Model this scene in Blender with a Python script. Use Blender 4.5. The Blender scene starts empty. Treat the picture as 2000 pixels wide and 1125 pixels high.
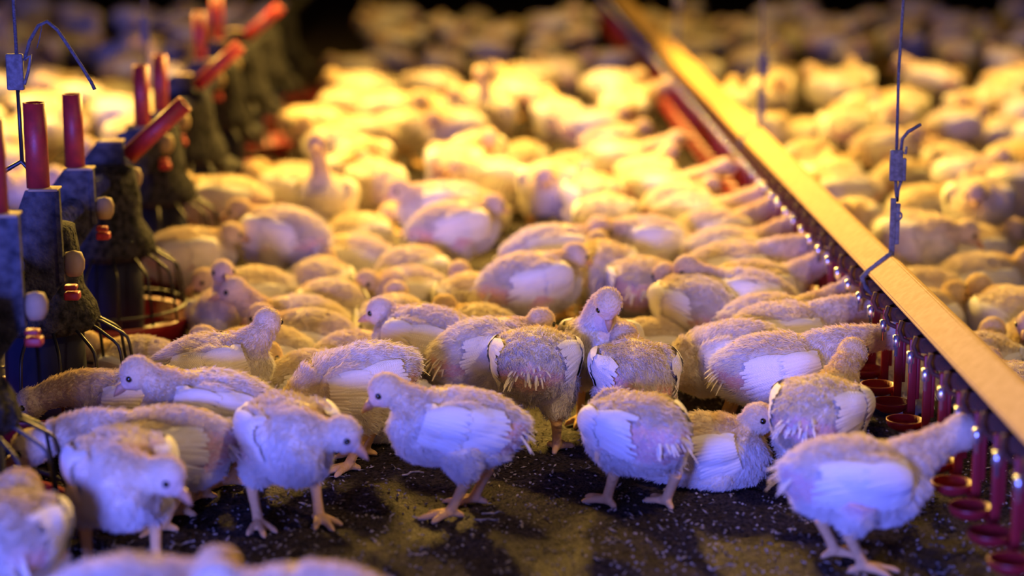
import bpy, bmesh, math, random
import numpy as np
from mathutils import Vector, Matrix, Euler

R = math.radians
SC = bpy.context.scene
COL = SC.collection

# ------------------------------------------------------------------ camera
CAM_H = 1.07
FPX = 4000.0
PITCH = R(12.2)
YAW = R(-1.15)
cd = bpy.data.cameras.new('camera')
cam = bpy.data.objects.new('camera', cd)
COL.objects.link(cam)
cam.location = (0, 0, CAM_H)
cam.rotation_euler = (math.pi / 2 - PITCH, 0, YAW)
cd.sensor_width = 36
cd.lens = 36 * FPX / 2000
cd.clip_start = 0.05
cd.clip_end = 100
cd.dof.use_dof = True
cd.dof.focus_distance = 3.62
cd.dof.aperture_fstop = 1.5
SC.camera = cam
CAMROT = Euler(cam.rotation_euler).to_matrix()

# ------------------------------------------------------------------ world, lights, exposure
w = bpy.data.worlds.new('world')
SC.world = w
w.use_nodes = True
w.node_tree.nodes['Background'].inputs['Color'].default_value = (0.16, 0.18, 1.0, 1)
w.node_tree.nodes['Background'].inputs['Strength'].default_value = 0.60


def lamp(name, typ, loc, energy, color, size=0.1, target=None, size_y=None, spot=None, blend=0.5, spread=None):
    l = bpy.data.lights.new(name, typ)
    o = bpy.data.objects.new(name, l)
    COL.objects.link(o)
    o.location = loc
    l.energy = energy
    l.color = color
    if typ == 'AREA':
        l.shape = 'RECTANGLE'
        l.size = size
        l.size_y = size_y or size
        if spread:
            l.spread = spread
    else:
        l.shadow_soft_size = size
    if typ == 'SPOT':
        l.spot_size = spot
        l.spot_blend = blend
    if target is not None:
        d = Vector(target) - Vector(loc)
        o.rotation_euler = d.to_track_quat('-Z', 'Y').to_euler()
    return o


WARM = (1.0, 0.58, 0.105)
lamp('brooder_lamp', 'SPOT', (0.15, 7.5, 1.85), 820, WARM, 0.10, (0.05, 6.2, 0), spot=R(150), blend=0.9)
lamp('brooder_lamp', 'SPOT', (0.25, 6.1, 1.50), 420, WARM, 0.10, (0.15, 4.6, 0), spot=R(130), blend=0.9)
lamp('brooder_lamp', 'SPOT', (-1.9, 7.2, 1.85), 820, WARM, 0.10, (-1.6, 5.7, 0), spot=R(150), blend=0.9)
lamp('brooder_lamp', 'SPOT', (2.35, 7.8, 1.80), 400, WARM, 0.10, (2.3, 7.2, 0), spot=R(130), blend=0.9)
lamp('brooder_lamp', 'SPOT', (0.3, 9.6, 2.3), 170, WARM, 0.12, (0.3, 9.6, 0), spot=R(160), blend=0.9)
lamp('brooder_lamp', 'SPOT', (1.35, 2.2, 2.4), 112, (1.0, 0.68, 0.36), 0.12, (0.62, 3.45, 0), spot=R(78), blend=0.9)
# daylight through the open door behind the camera
lamp('door_daylight', 'AREA', (-1.2, -0.2, 0.58), 320, (0.12, 0.155, 1.0), 0.7, (-0.35, 3.6, 0.1), 0.7)
SC.view_settings.view_transform = 'Standard'
SC.view_settings.look = 'None'
SC.view_settings.gamma = 1
SC.view_settings.use_curve_mapping = False
SC.view_settings.exposure = 0.0


# ------------------------------------------------------------------ pixel -> world
def ray(u, v):
    return CAMROT @ Vector(((u - 1000) / FPX, -(v - 562.5) / FPX, -1))


def on_z(u, v, z=0.0):
    d = ray(u, v)
    t = (z - CAM_H) / d.z
    return Vector((0, 0, CAM_H)) + d * t


def on_y(u, v, y):
    d = ray(u, v)
    t = y / d.y
    return Vector((0, 0, CAM_H)) + d * t


def to_px(p):
    q = CAMROT.transposed() @ (Vector(p) - Vector((0, 0, CAM_H)))
    return 1000 + FPX * q.x / -q.z, 562.5 - FPX * q.y / -q.z


# ------------------------------------------------------------------ materials
def mat(name):
    m = bpy.data.materials.new(name)
    m.use_nodes = True
    nt = m.node_tree
    b = nt.nodes['Principled BSDF']
    return m, nt, b


def simple(name, c1, c2=None, rough=0.6, scale=40, metal=0.0, bump=0.0, bscale=200, coat=0.0):
    m, nt, b = mat(name)
    b.inputs['Roughness'].default_value = rough
    b.inputs['Metallic'].default_value = metal
    if rough > 0.52:
        b.inputs['Specular IOR Level'].default_value = 0.12
    tc = nt.nodes.new('ShaderNodeTexCoord')
    if c2:
        n = nt.nodes.new('ShaderNodeTexNoise')
        n.inputs['Scale'].default_value = scale
        n.inputs['Detail'].default_value = 6
        nt.links.new(tc.outputs['Object'], n.inputs['Vector'])
        r = nt.nodes.new('ShaderNodeValToRGB')
        r.color_ramp.elements[0].position = 0.35
        r.color_ramp.elements[1].position = 0.65
        r.color_ramp.elements[0].color = (*c1, 1)
        r.color_ramp.elements[1].color = (*c2, 1)
        nt.links.new(n.outputs['Fac'], r.inputs['Fac'])
        nt.links.new(r.outputs['Color'], b.inputs['Base Color'])
    else:
        b.inputs['Base Color'].default_value = (*c1, 1)
    if bump:
        n2 = nt.nodes.new('ShaderNodeTexNoise')
        n2.inputs['Scale'].default_value = bscale
        n2.inputs['Detail'].default_value = 4
        nt.links.new(tc.outputs['Object'], n2.inputs['Vector'])
        bp = nt.nodes.new('ShaderNodeBump')
        bp.inputs['Strength'].default_value = bump
        bp.inputs['Distance'].default_value = 0.01
        nt.links.new(n2.outputs['Fac'], bp.inputs['Height'])
        nt.links.new(bp.outputs['Normal'], b.inputs['Normal'])
    return m


M = {}
M['litter'] = simple('litter_floor', (0.006, 0.005, 0.005), (0.066, 0.047, 0.042), 0.75, 150, bump=1.0, bscale=240)
M['flake'] = simple('litter_flake', (0.02, 0.016, 0.014), (0.36, 0.31, 0.26), 0.7, 60)
M['wall'] = simple('dark_wall', (0.02, 0.018, 0.016), (0.04, 0.035, 0.03), 0.9, 3)
M['rail'] = simple('rail_metal', (0.40, 0.25, 0.09), (0.48, 0.31, 0.12), 0.7, 60, bump=0.12, bscale=350)
M['red'] = simple('red_plastic', (0.30, 0.012, 0.016), (0.22, 0.010, 0.014), 0.42, 30)
M['redtube'] = simple('red_tube', (0.40, 0.020, 0.018), (0.28, 0.016, 0.016), 0.5, 50, bump=0.08, bscale=300)
M['brownclip'] = simple('clip_plastic', (0.10, 0.035, 0.02), (0.06, 0.03, 0.02), 0.6, 60)
M['steel'] = simple('nipple_steel', (0.75, 0.75, 0.78), None, 0.25, metal=0.9)
M['galv'] = simple('galvanised', (0.09, 0.085, 0.085), (0.16, 0.155, 0.155), 0.6, 120, bump=0.3, bscale=300)
M['cord'] = simple('cord', (0.15, 0.14, 0.15), (0.08, 0.075, 0.08), 0.8, 250, bump=0.6, bscale=600)
M['dusty'] = simple('dusty_grey', (0.008, 0.008, 0.010), (0.05, 0.048, 0.052), 0.9, 75, bump=1.0, bscale=120)
M['dustplate'] = simple('dusty_plate', (0.025, 0.025, 0.028), (0.085, 0.082, 0.086), 0.85, 45, bump=0.5, bscale=160)
M['barrel'] = simple('dark_blue_plastic', (0.008, 0.010, 0.026), (0.014, 0.016, 0.038), 0.6, 20)
M['wire'] = simple('black_wire', (0.012, 0.012, 0.014), None, 0.45)
M['eye'] = simple('eye_black', (0.004, 0.003, 0.003), None, 0.08)
M['beak'] = simple('beak_horn', (0.42, 0.22, 0.12), (0.55, 0.32, 0.18), 0.5, 60)
M['ball'] = simple('pale_knob', (0.40, 0.29, 0.17), (0.30, 0.22, 0.13), 0.6, 30)


def chicken_skin():
    m, nt, b = mat('chicken_skin')
    N, L = nt.nodes, nt.links
    b.inputs['Roughness'].default_value = 0.75
    b.inputs['Specular IOR Level'].default_value = 0.15

    def attr(n):
        a = N.new('ShaderNodeAttribute')
        a.attribute_name = n
        return a.outputs['Fac']

    def mix(f, a, c):
        x = N.new('ShaderNodeMix')
        x.data_type = 'RGBA'
        L.new(f, x.inputs[0])
        for s, v in ((x.inputs[6], a), (x.inputs[7], c)):
            if isinstance(v, tuple):
                s.default_value = (*v, 1)
            else:
                L.new(v, s)
        return x.outputs[2]
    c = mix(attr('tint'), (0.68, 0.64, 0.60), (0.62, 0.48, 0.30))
    c = mix(attr('pink'), c, (0.62, 0.38, 0.35))
    c = mix(attr('leg'), c, (0.60, 0.36, 0.15))
    tc = N.new('ShaderNodeTexCoord')
    n = N.new('ShaderNodeTexNoise')
    n.inputs['Scale'].default_value = 130
    n.inputs['Detail'].default_value = 5
    L.new(tc.outputs['Object'], n.inputs['Vector'])
    bp = N.new('ShaderNodeBump')
    bp.inputs['Strength'].default_value = 0.6
    bp.inputs['Distance'].default_value = 0.006
    L.new(n.outputs['Fac'], bp.inputs['Height'])
    L.new(bp.outputs['Normal'], b.inputs['Normal'])
    L.new(c, b.inputs['Base Color'])
    return m


def fluff():
    m = bpy.data.materials.new('down_plumage')
    m.use_nodes = True
    nt = m.node_tree
    N, L = nt.nodes, nt.links
    N.remove(N['Principled BSDF'])
    a = N.new('ShaderNodeAttribute')
    a.attribute_name = 'tint'
    x = N.new('ShaderNodeMix')
    x.data_type = 'RGBA'
    L.new(a.outputs['Fac'], x.inputs[0])
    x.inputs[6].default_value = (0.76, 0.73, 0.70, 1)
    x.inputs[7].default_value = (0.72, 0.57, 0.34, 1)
    d = N.new('ShaderNodeBsdfDiffuse')
    t = N.new('ShaderNodeBsdfTranslucent')
    L.new(x.outputs[2], d.inputs['Color'])
    L.new(x.outputs[2], t.inputs['Color'])
    s = N.new('ShaderNodeMixShader')
    s.inputs[0].default_value = 0.25
    L.new(d.outputs[0], s.inputs[1])
    L.new(t.outputs[0], s.inputs[2])
    L.new(s.outputs[0], N['Material Output'].inputs['Surface'])
    return m


def feather():
    m, nt, b = mat('white_feather')
    N, L = nt.nodes, nt.links
    b.inputs['Roughness'].default_value = 0.7
    b.inputs['Specular IOR Level'].default_value = 0.2
    a = N.new('ShaderNodeAttribute')
    a.attribute_name = 'barb'
    wv = N.new('ShaderNodeMath')
    wv.operation = 'SINE'
    mu = N.new('ShaderNodeMath')
    mu.operation = 'MULTIPLY'
    mu.inputs[1].default_value = 160
    L.new(a.outputs['Fac'], mu.inputs[0])
    L.new(mu.outputs[0], wv.inputs[0])
    bp = N.new('ShaderNodeBump')
    bp.inputs['Strength'].default_value = 0.35
    bp.inputs['Distance'].default_value = 0.002
    L.new(wv.outputs[0], bp.inputs['Height'])
    L.new(bp.outputs['Normal'], b.inputs['Normal'])
    t = N.new('ShaderNodeAttribute')
    t.attribute_name = 'tint'
    x = N.new('ShaderNodeMix')
    x.data_type = 'RGBA'
    L.new(t.outputs['Fac'], x.inputs[0])
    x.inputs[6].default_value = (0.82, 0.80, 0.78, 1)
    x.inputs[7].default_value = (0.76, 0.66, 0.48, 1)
    L.new(x.outputs[2], b.inputs['Base Color'])
    return m


M['skin'], M['fluff'], M['feather'] = chicken_skin(), fluff(), feather()


# ------------------------------------------------------------------ mesh helpers
def link_mesh(name, bm, m, parent=None, smooth=True, loc=None):
    me = bpy.data.meshes.new(name)
    bm.to_mesh(me)
    bm.free()
    if smooth:
        for p in me.polygons:
            p.use_smooth = True
    me.materials.append(m)
    o = bpy.data.objects.new(name, me)
    COL.objects.link(o)
    if parent is not None:
        o.parent = parent
    if loc is not None:
        o.location = loc
    return o


def empty(name, loc, label, cat, group=None):
    o = bpy.data.objects.new(name, None)
    COL.objects.link(o)
    o.location = loc
    o.empty_display_size = 0.05
    tag(o, label, cat, group)
    return o


def tag(o, label, cat, group=None):
    o['label'] = label
    o['category'] = cat
    if group:
        o['group'] = group
    return o


def tube(bm, pts, r, n=8, caps=True, flat=1.0):
    """round tube through pts; r a number or a list"""
    pts = [Vector(p) for p in pts]
    k = len(pts)
    rs = r if isinstance(r, (list, tuple)) else [r] * k
    rings = []
    ref = None
    for i, p in enumerate(pts):
        t = (pts[min(i + 1, k - 1)] - pts[max(i - 1, 0)]).normalized()
        if ref is None:
            ref = Vector((0, 0, 1)) if abs(t.z) < 0.9 else Vector((1, 0, 0))
        a = (ref - t * ref.dot(t)).normalized()
        b = t.cross(a)
        ref = a
        rings.append([bm.verts.new(p + (a * math.cos(2 * math.pi * j / n) + b * math.sin(2 * math.pi * j / n) * flat) * rs[i]) for j in range(n)])
    for i in range(k - 1):
        for j in range(n):
            bm.faces.new((rings[i][j], rings[i][(j + 1) % n], rings[i + 1][(j + 1) % n], rings[i + 1][j]))
    if caps:
        bm.faces.new(rings[0][::-1])
        bm.faces.new(rings[-1])


def lathe(bm, prof, n=32, cx=0, cy=0):
    rings = [[bm.verts.new((cx + r * math.cos(2 * math.pi * j / n), cy + r * math.sin(2 * math.pi * j / n), z)) for j in range(n)] for r, z in prof]
    for a, b in zip(rings, rings[1:]):
        for j in range(n):
            bm.faces.new((a[j], a[(j + 1) % n], b[(j + 1) % n], b[j]))
    return rings


def box(bm, lo, hi, bev=0.0):
    r = bmesh.ops.create_cube(bm, size=1)
    lo, hi = Vector(lo), Vector(hi)
    for v in r['verts']:
        v.co = Vector(((lo[i] + hi[i]) / 2 + v.co[i] * (hi[i] - lo[i]) for i in range(3)))
    if bev:
        es = list({e for v in r['verts'] for e in v.link_edges})
        bmesh.ops.bevel(bm, geom=es, offset=bev, segments=2, affect='EDGES', profile=0.5)


def prism(bm, poly, axis, a0, a1):
    """extrude a polygon given in (x,z) along y"""
    A = [bm.verts.new((x, a0, z)) for x, z in poly]
    B = [bm.verts.new((x, a1, z)) for x, z in poly]
    bm.faces.new(A)
    bm.faces.new(B[::-1])
    n = len(poly)
    for i in range(n):
        bm.faces.new((A[i], B[i], B[(i + 1) % n], A[(i + 1) % n]))


def bez(p0, p1, p2, p3, n):
    t = np.linspace(0, 1, n)[:, None]
    return (1 - t) ** 3 * p0 + 3 * (1 - t) ** 2 * t * p1 + 3 * (1 - t) * t ** 2 * p2 + t ** 3 * p3


# ------------------------------------------------------------------ the setting
def structure(name, bm, m, smooth=False):
    o = link_mesh(name, bm, m, smooth=smooth)
    o['kind'] = 'structure'
    return o


def floor_height(x, y):
    return (0.0035 * np.sin(x * 23 + 1.3 * np.sin(y * 17)) * np.sin(y * 27 + 1.1 * np.sin(x * 13))
            + 0.002 * np.sin(x * 71 + 2 * np.sin(y * 53)) * np.sin(y * 63))


bm = bmesh.new()
nx, ny = 230, 330
gx = np.linspace(-1.5, 1.5, nx)
gy = np.linspace(1.8, 5.6, ny)
X, Y = np.meshgrid(gx, gy, indexing='ij')
Z = floor_height(X, Y)
rs = np.random.RandomState(5)
Z += rs.normal(0, 0.0011, Z.shape)
edge = np.minimum.reduce([X + 1.5, 1.5 - X, Y - 1.8, 5.6 - Y])
Z *= np.clip(edge / 0.1, 0, 1)
vs = [[bm.verts.new((X[i, j], Y[i, j], Z[i, j])) for j in range(ny)] for i in range(nx)]
for i in range(nx - 1):
    for j in range(ny - 1):
        bm.faces.new((vs[i][j], vs[i + 1][j], vs[i + 1][j + 1], vs[i][j + 1]))
# the rest of the barn floor around the uneven patch
for x0, x1, y0, y1 in ((-7, 7, -3, 1.8), (-7, -1.5, 1.8, 5.6), (1.5, 7, 1.8, 5.6), (-7, 7, 5.6, 20)):
    bm.faces.new([bm.verts.new(p) for p in ((x0, y0, 0), (x1, y0, 0), (x1, y1, 0), (x0, y1, 0))])
structure('floor', bm, M['litter'], True)
for nm, lo, hi in (('wall_far', (-7, 20, 0), (7, 20.2, 2.6)), ('wall_left', (-7.2, -3, 0), (-7, 20, 2.6)),
                   ('wall_right', (7, -3, 0), (7.2, 20, 2.6)), ('ceiling', (-7.2, -3, 2.6), (7.2, 20.2, 2.75))):
    bm = bmesh.new()
    box(bm, lo, hi)
    structure(nm, bm, M['wall'])

# loose litter: shavings, grain and straw bits
rnd = random.Random(3)
bm = bmesh.new()
for k in range(15000):
    y = 2.3 + 3.2 * rnd.random() ** 1.3
    x = rnd.uniform(-0.33, 0.33) * y
    z = float(floor_height(np.float64(x), np.float64(y))) + 0.002
    L_ = rnd.choice((0.002, 0.0025, 0.003, 0.0035, 0.004, 0.007))
    W_ = rnd.uniform(0.0014, 0.0030)
    a = rnd.uniform(0, math.pi)
    d = Vector((math.cos(a), math.sin(a), rnd.uniform(-0.3, 0.5)))
    s = Vector((-math.sin(a), math.cos(a), rnd.uniform(-0.4, 0.4)))
    c = Vector((x, y, z + 0.001))
    up = Vector((0, 0, W_ * 0.7))
    q = [bm.verts.new(c - d * L_), bm.verts.new(c + s * W_), bm.verts.new(c + d * L_), bm.verts.new(c - s * W_), bm.verts.new(c + up), bm.verts.new(c - up)]
    for i in range(4):
        bm.faces.new((q[i], q[(i + 1) % 4], q[4]))
        bm.faces.new((q[(i + 1) % 4], q[i], q[5]))
for k in range(45):
    y = 2.5 + 1.6 * rnd.random()
    x = rnd.uniform(-0.22, 0.24) * y
    a = rnd.uniform(0, math.pi * 2)
    pts = []
    p = Vector((x, y, 0.005))
    for i in range(5):
        pts.append(p.copy())
        a += rnd.uniform(-0.5, 0.5)
        p = p + Vector((math.cos(a), math.sin(a), 0)) * rnd.uniform(0.006, 0.014)
        p.z = 0.005 + rnd.uniform(0, 0.004)
    tube(bm, pts, rnd.uniform(0.001, 0.0018), 5)
o = link_mesh('litter_flakes', bm, M['flake'], smooth=False)
o['kind'] = 'stuff'
tag(o, 'loose wood shavings and straw bits strewn over the dark litter floor', 'litter')

# ------------------------------------------------------------------ drinker line
RX, RZ = 0.795, 0.312          # ridge of the rail
dl = empty('drinker_line', (RX, 7.0, 0), 'long yellow-lit metal drinker rail hung above the floor with red drip cups', 'drinker line')


def in_line(name, bm, m, parent, smooth=True):
    o = link_mesh(name, bm, m, smooth=smooth)
    o.parent = parent
    o.matrix_parent_inverse = Matrix.Translation(-Vector(parent.location))
    return o


def rail_prof(g=0.0):
    return [(RX - 0.047 - g, RZ - 0.037), (RX - 0.046 - g, RZ - 0.031 + g), (RX - 0.004, RZ + g), (RX + 0.004, RZ + g), (RX + 0.040 + g, RZ - 0.034), (RX + 0.040 + g, RZ - 0.042),
            (RX + 0.002, RZ - 0.010), (RX - 0.002, RZ - 0.010)]


for (y0, y1, g) in ((2.2, 5.60, 0.0), (5.612, 9.5, 0.003), (9.512, 13.5, 0.0)):
    bm = bmesh.new()
    prism(bm, rail_prof(g), 'y', y0, y1)
    bmesh.ops.bevel(bm, geom=[e for e in bm.edges if abs((e.verts[0].co - e.verts[1].co).y) > 1], offset=0.002, segments=2, affect='EDGES')
    bmesh.ops.recalc_face_normals(bm, faces=bm.faces)
    in_line('rail_cover', bm, M['rail'], dl, False)
bm = bmesh.new()
tube(bm, [(RX - 0.030, 2.2, RZ - 0.062), (RX - 0.030, 13.5, RZ - 0.062)], 0.012, 14)
in_line('water_pipe', bm, M['brownclip'], dl)
NIP_Y0, NIP_DY = 2.405, 0.1165
protos_d = None
for k in range(84):
    y = NIP_Y0 + NIP_DY * k
    if protos_d is None:
        c = bmesh.new()      # cup with its arm; origin on the pipe axis
        lathe(c, [(0.0001, -0.146), (0.018, -0.145), (0.027, -0.141), (0.0305, -0.133), (0.0318, -0.133), (0.0318, -0.136), (0.029, -0.145), (0.018, -0.152), (0.0001, -0.153)], 28, -0.030, 0.004)
        box(c, (-0.010, -0.038, -0.148), (0.004, -0.030, -0.012), 0.0015)
        box(c, (-0.012, -0.034, -0.152), (0.000, -0.012, -0.144), 0.0015)
        box(c, (0.004, -0.036, -0.120), (0.010, -0.031, -0.015), 0.001)
        bmesh.ops.recalc_face_normals(c, faces=c.faces)
        s = bmesh.new()      # saddle clip hooked round the pipe
        tube(s, [(-0.022, -0.02, 0.016), (-0.026, -0.02, 0.0), (-0.02, -0.022, -0.016), (-0.004, -0.028, -0.022), (0.006, -0.032, -0.030), (-0.006, -0.034, -0.044), (-0.012, -0.034, -0.034)], 0.0042, 7)
        lathe(s, [(0.017, -0.014), (0.0175, 0.0), (0.016, 0.012)], 14)
        t = bmesh.new()      # steel nipple pin
        lathe(t, [(0.0001, -0.052), (0.003, -0.051), (0.003, -0.036), (0.0065, -0.034), (0.0065, -0.014), (0.0001, -0.013)], 12, -0.026, 0.0)
        oc = link_mesh('drip_cup', c, M['red'])
        os_ = link_mesh('saddle_clip', s, M['brownclip'])
        on = link_mesh('nipple', t, M['steel'])
        protos_d = (oc, os_, on)
        trip = protos_d
    else:
        trip = [q.copy() for q in protos_d]
        for q in trip:
            COL.objects.link(q)
    oc, os_, on = trip
    oc.parent = dl
    oc.location = (RX - 0.030 - RX, y - 7.0, RZ - 0.062)
    os_.parent = oc
    os_.location = (0, 0, 0)
    on.parent = oc
    on.location = (0, 0, 0)
    if k == 0:
        on['label'] = 'silvery steel nipple'


def hanger(y, label, detail=True, wob=0):
    """cord from the ceiling, buckle, strap and hook round the rail"""
    px = RX
    h = empty('suspension_cable', (px, y, RZ), label, 'cable')
    def add(n, bm, m):
        return in_line(n, bm, m, h)
    rr = random.Random(int(y * 100))
    bm = bmesh.new()
    zt, zb = 2.6, RZ + 0.195
    pts = [(px + 0.004 + (rr.uniform(-0.004, 0.004) if 0 < i < 14 else 0), y, zt + (zb - zt) * i / 14) for i in range(15)]
    tube(bm, pts, 0.0030, 8)
    tail = [(px + 0.012, y, zb), (px + 0.014, y, zb + 0.025), (px + 0.024, y, zb + 0.038), (px + 0.048, y, zb + 0.052)]
    tube(bm, tail, 0.0032, 8)
    tube(bm, [(px + 0.004, y, zb - 0.05), (px + 0.006, y, zb - 0.075), (px + 0.009, y, zb - 0.095)], 0.003, 6)
    tube(bm, [(px + 0.016, y, zb - 0.05), (px + 0.010, y, zb - 0.075), (px + 0.009, y, zb - 0.095)], 0.003, 6)
    add('cord', bm, M['cord'])
    bm = bmesh.new()
    box(bm, (px - 0.008, y - 0.006, zb - 0.055), (px + 0.016, y + 0.006, zb + 0.004), 0.002)
    box(bm, (px + 0.014, y - 0.005, zb - 0.055), (px + 0.023, y + 0.005, zb - 0.012), 0.002)
    tube(bm, [(px + 0.014, y, zb + 0.0), (px + 0.021, y, zb - 0.004), (px + 0.022, y, zb + 0.010)], 0.0028, 6)
    add('buckle', bm, M['galv'])
    bm = bmesh.new()
    zs = zb - 0.088
    box(bm, (px - 0.006, y - 0.014, RZ - 0.004), (px + 0.005, y - 0.009, zs + 0.002), 0.0015)
    box(bm, (px + 0.005, y - 0.013, RZ + 0.02), (px + 0.013, y - 0.010, zs - 0.008), 0.0012)
    lathe_pts = [(px + 0.008 + 0.008 * math.cos(a), y - 0.013, zs - 0.032 + 0.008 * math.sin(a)) for a in np.linspace(0, 2 * math.pi, 13)]
    tube(bm, lathe_pts, 0.002, 6)
    tube(bm, [(px + 0.001, y - 0.012, RZ + 0.005), (px - 0.010, y - 0.016, RZ - 0.002), (px - 0.046, y - 0.02, RZ - 0.030), (px - 0.056, y - 0.018, RZ - 0.042), (px - 0.050, y - 0.016, RZ - 0.060), (px - 0.03, y - 0.016, RZ - 0.078)], 0.005, 8)
    add('hook', bm, M['galv'])
    return h


hanger(3.80, 'taut grey cord with crimped buckle and a hook gripping the near yellow rail', True)
hanger(5.61, 'faint blurred cord meeting the drinker rail at its cover joint')
hanger(7.95, 'thick-looking blurred cord hanging at the dark far stretch of the drinker rail')

# ------------------------------------------------------------------ feeder line
FX, FZ = -0.785, 0.37
bm = bmesh.new()
tube(bm, [(FX, 2.3, FZ), (FX, 13.0, FZ)], 0.023, 18)
o = link_mesh('feed_pipe', bm, M['dusty'])
tag(o, 'long dust-caked feed pipe running above the row of pan feeders', 'pipe')


def make_pan_feeder():
    t = empty('pan_feeder', (0, 0, 0), 'x', 'feeder', 'pan feeders along the feed pipe')
    bm = bmesh.new()
    lathe(bm, [(0.0001, 0.018), (0.10, 0.020), (0.150, 0.040), (0.168, 0.074), (0.176, 0.078), (0.179, 0.074), (0.176, 0.062), (0.160, 0.028), (0.11, 0.004), (0.0001, 0.002)], 48)
    link_mesh('pan', bm, M['red'], t)
    bm = bmesh.new()
    lathe(bm, [(0.070, 0.025), (0.074, 0.10), (0.072, 0.205), (0.060, 0.22)], 32)
    link_mesh('feed_barrel', bm, M['barrel'], t)
    # dust-covered hood with a slumped crust of old feed
    bm = bmesh.new()
    rings = lathe(bm, [(0.072, 0.200), (0.092, 0.206), (0.098, 0.220), (0.092, 0.250), (0.076, 0.278), (0.070, 0.330), (0.064, 0.395), (0.030, 0.402)], 40)
    rr = random.Random(9)
    for i, ring in enumerate(rings[2:6]):
        for v in ring:
            k = 1 + rr.uniform(-0.05, 0.10)
            v.co.x *= k
            v.co.y *= k
            v.co.z += rr.uniform(-0.004, 0.006)
    link_mesh('hood', bm, M['dusty'], t)
    # bent wire grill
    for k in range(14):
        a = 2 * math.pi * (k + 0.5) / 14
        bm = bmesh.new()
        prof = [(0.078, 0.222), (0.105, 0.212), (0.140, 0.190), (0.149, 0.181), (0.153, 0.168), (0.1655, 0.076)]
        tube(bm, [(r * math.cos(a), r * math.sin(a), z) for r, z in prof], 0.0032, 7)
        link_mesh('grill_wire', bm, M['wire'], t)
    bm = bmesh.new()
    ring = [(0.1645 * math.cos(a), 0.1645 * math.sin(a), 0.098) for a in np.linspace(0, 2 * math.pi, 49)]
    tube(bm, ring, 0.003, 7)
    link_mesh('grill_ring', bm, M['wire'], t)
    bm = bmesh.new()
    box(bm, (-0.026, -0.02, 0.345), (0.026, 0.02, 0.402), 0.006)
    link_mesh('pipe_clamp', bm, M['dustplate'], t)
    return t


def kids(o):
    return list(o.children)


def copy_tree(o, parent=None):
    c = o.copy()
    COL.objects.link(c)
    if parent is not None:
        c.parent = parent
    for ch in kids(o):
        copy_tree(ch, c)
    return c


FEED = [(3.00, 'dusty pan feeder nearest the camera, cut off by the picture edge'),
        (3.675, 'dust-caked pan feeder whose wire bars fan out over a chicken with a dark eye'),
        (4.35, 'pan feeder with dark blue barrel, five arched wires and a clear red pan rim'),
        (5.03, 'shadowed pan feeder just behind the one with the dark blue barrel'),
        (5.70, 'blurred pan feeder with a red rim, in front of the yellow-lit crowd'),
        (6.40, 'blurred dark pan feeder, second beyond the shadowed one'), (7.05, 'blurred dark pan feeder under the orange tilted tube at the picture top'),
        (7.75, 'far dim pan feeder, next to last of those in view'), (8.45, 'farthest dim pan feeder at the dark end of the pipe')]
fp = make_pan_feeder()
for i, (y, lb) in enumerate(FEED):
    t = fp if i == 0 else copy_tree(fp)
    t.location = (FX, y, 0)
    t.rotation_euler = (0, 0, 0.37 * i)
    t['label'] = lb


def make_riser(tilt, hi=0.0):
    """grey bracket plate clamped on the feed pipe with a red tube on top; origin on the pipe axis"""
    t = empty('tube_bracket', (0, 0, 0), 'x', 'bracket', 'red tubes standing on the feed pipe')
    bm = bmesh.new()
    poly = [(-0.044, -0.060), (0.010, -0.085), (0.050, -0.030), (0.046, 0.062 + hi), (0.040, 0.078 + hi), (-0.008, 0.078 + hi), (-0.050, 0.024)]
    prism(bm, poly, 'y', -0.030, -0.024)
    prism(bm, [(0.044, -0.03), (0.052, -0.03), (0.050, 0.078 + hi), (0.042, 0.080 + hi)], 'y', -0.034, -0.020)
    bmesh.ops.recalc_face_normals(bm, faces=bm.faces)
    link_mesh('bracket_plate', bm, M['dustplate'], t, False)
    bm = bmesh.new()
    box(bm, (-0.002, -0.036, 0.077 + hi), (0.048, 0.006, 0.081 + hi), 0.0015)
    link_mesh('bracket_lip', bm, M['ball'], t)
    bm = bmesh.new()
    d = Vector((math.sin(tilt), 0, math.cos(tilt)))
    p0 = Vector((0.010 if tilt < 0.1 else 0.055, -0.006, 0.080 + hi if tilt < 0.1 else 0.045))
    L0 = 0.145 if tilt < 0.1 else 0.170
    a = Vector((0, 1, 0))
    b = d.cross(a)
    n = 24
    rr = [(0.0195, 0), (0.0195, L0), (0.0165, L0), (0.0165, L0 - 0.03)]
    rings = [[bm.verts.new(p0 + d * s + (a * math.cos(2 * math.pi * j / n) + b * math.sin(2 * math.pi * j / n)) * r) for j in range(n)] for r, s in rr]
    for A, B in zip(rings, rings[1:]):
        for j in range(n):
            bm.faces.new((A[j], A[(j + 1) % n], B[(j + 1) % n], B[j]))
    bm.faces.new(rings[0][::-1])
    bm.faces.new(rings[-1])
    bmesh.ops.recalc_face_normals(bm, faces=bm.faces)
    link_mesh('red_tube', bm, M['redtube'], t)
    bm = bmesh.new()
    lathe(bm, [(0.0001, -0.024), (0.012, -0.022), (0.018, -0.010), (0.019, 0.004), (0.014, 0.018), (0.0001, 0.022)], 20, 0.066, -0.014)
    link_mesh('knob', bm, M['ball'], t)
    bm = bmesh.new()
    box(bm, (0.050, -0.036, -0.062), (0.076, -0.012, -0.048), 0.003)
    box(bm, (0.050, -0.034, -0.045), (0.072, -0.014, -0.036), 0.003)
    link_mesh('clip', bm, M['redtube'], t)
    return t


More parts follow.
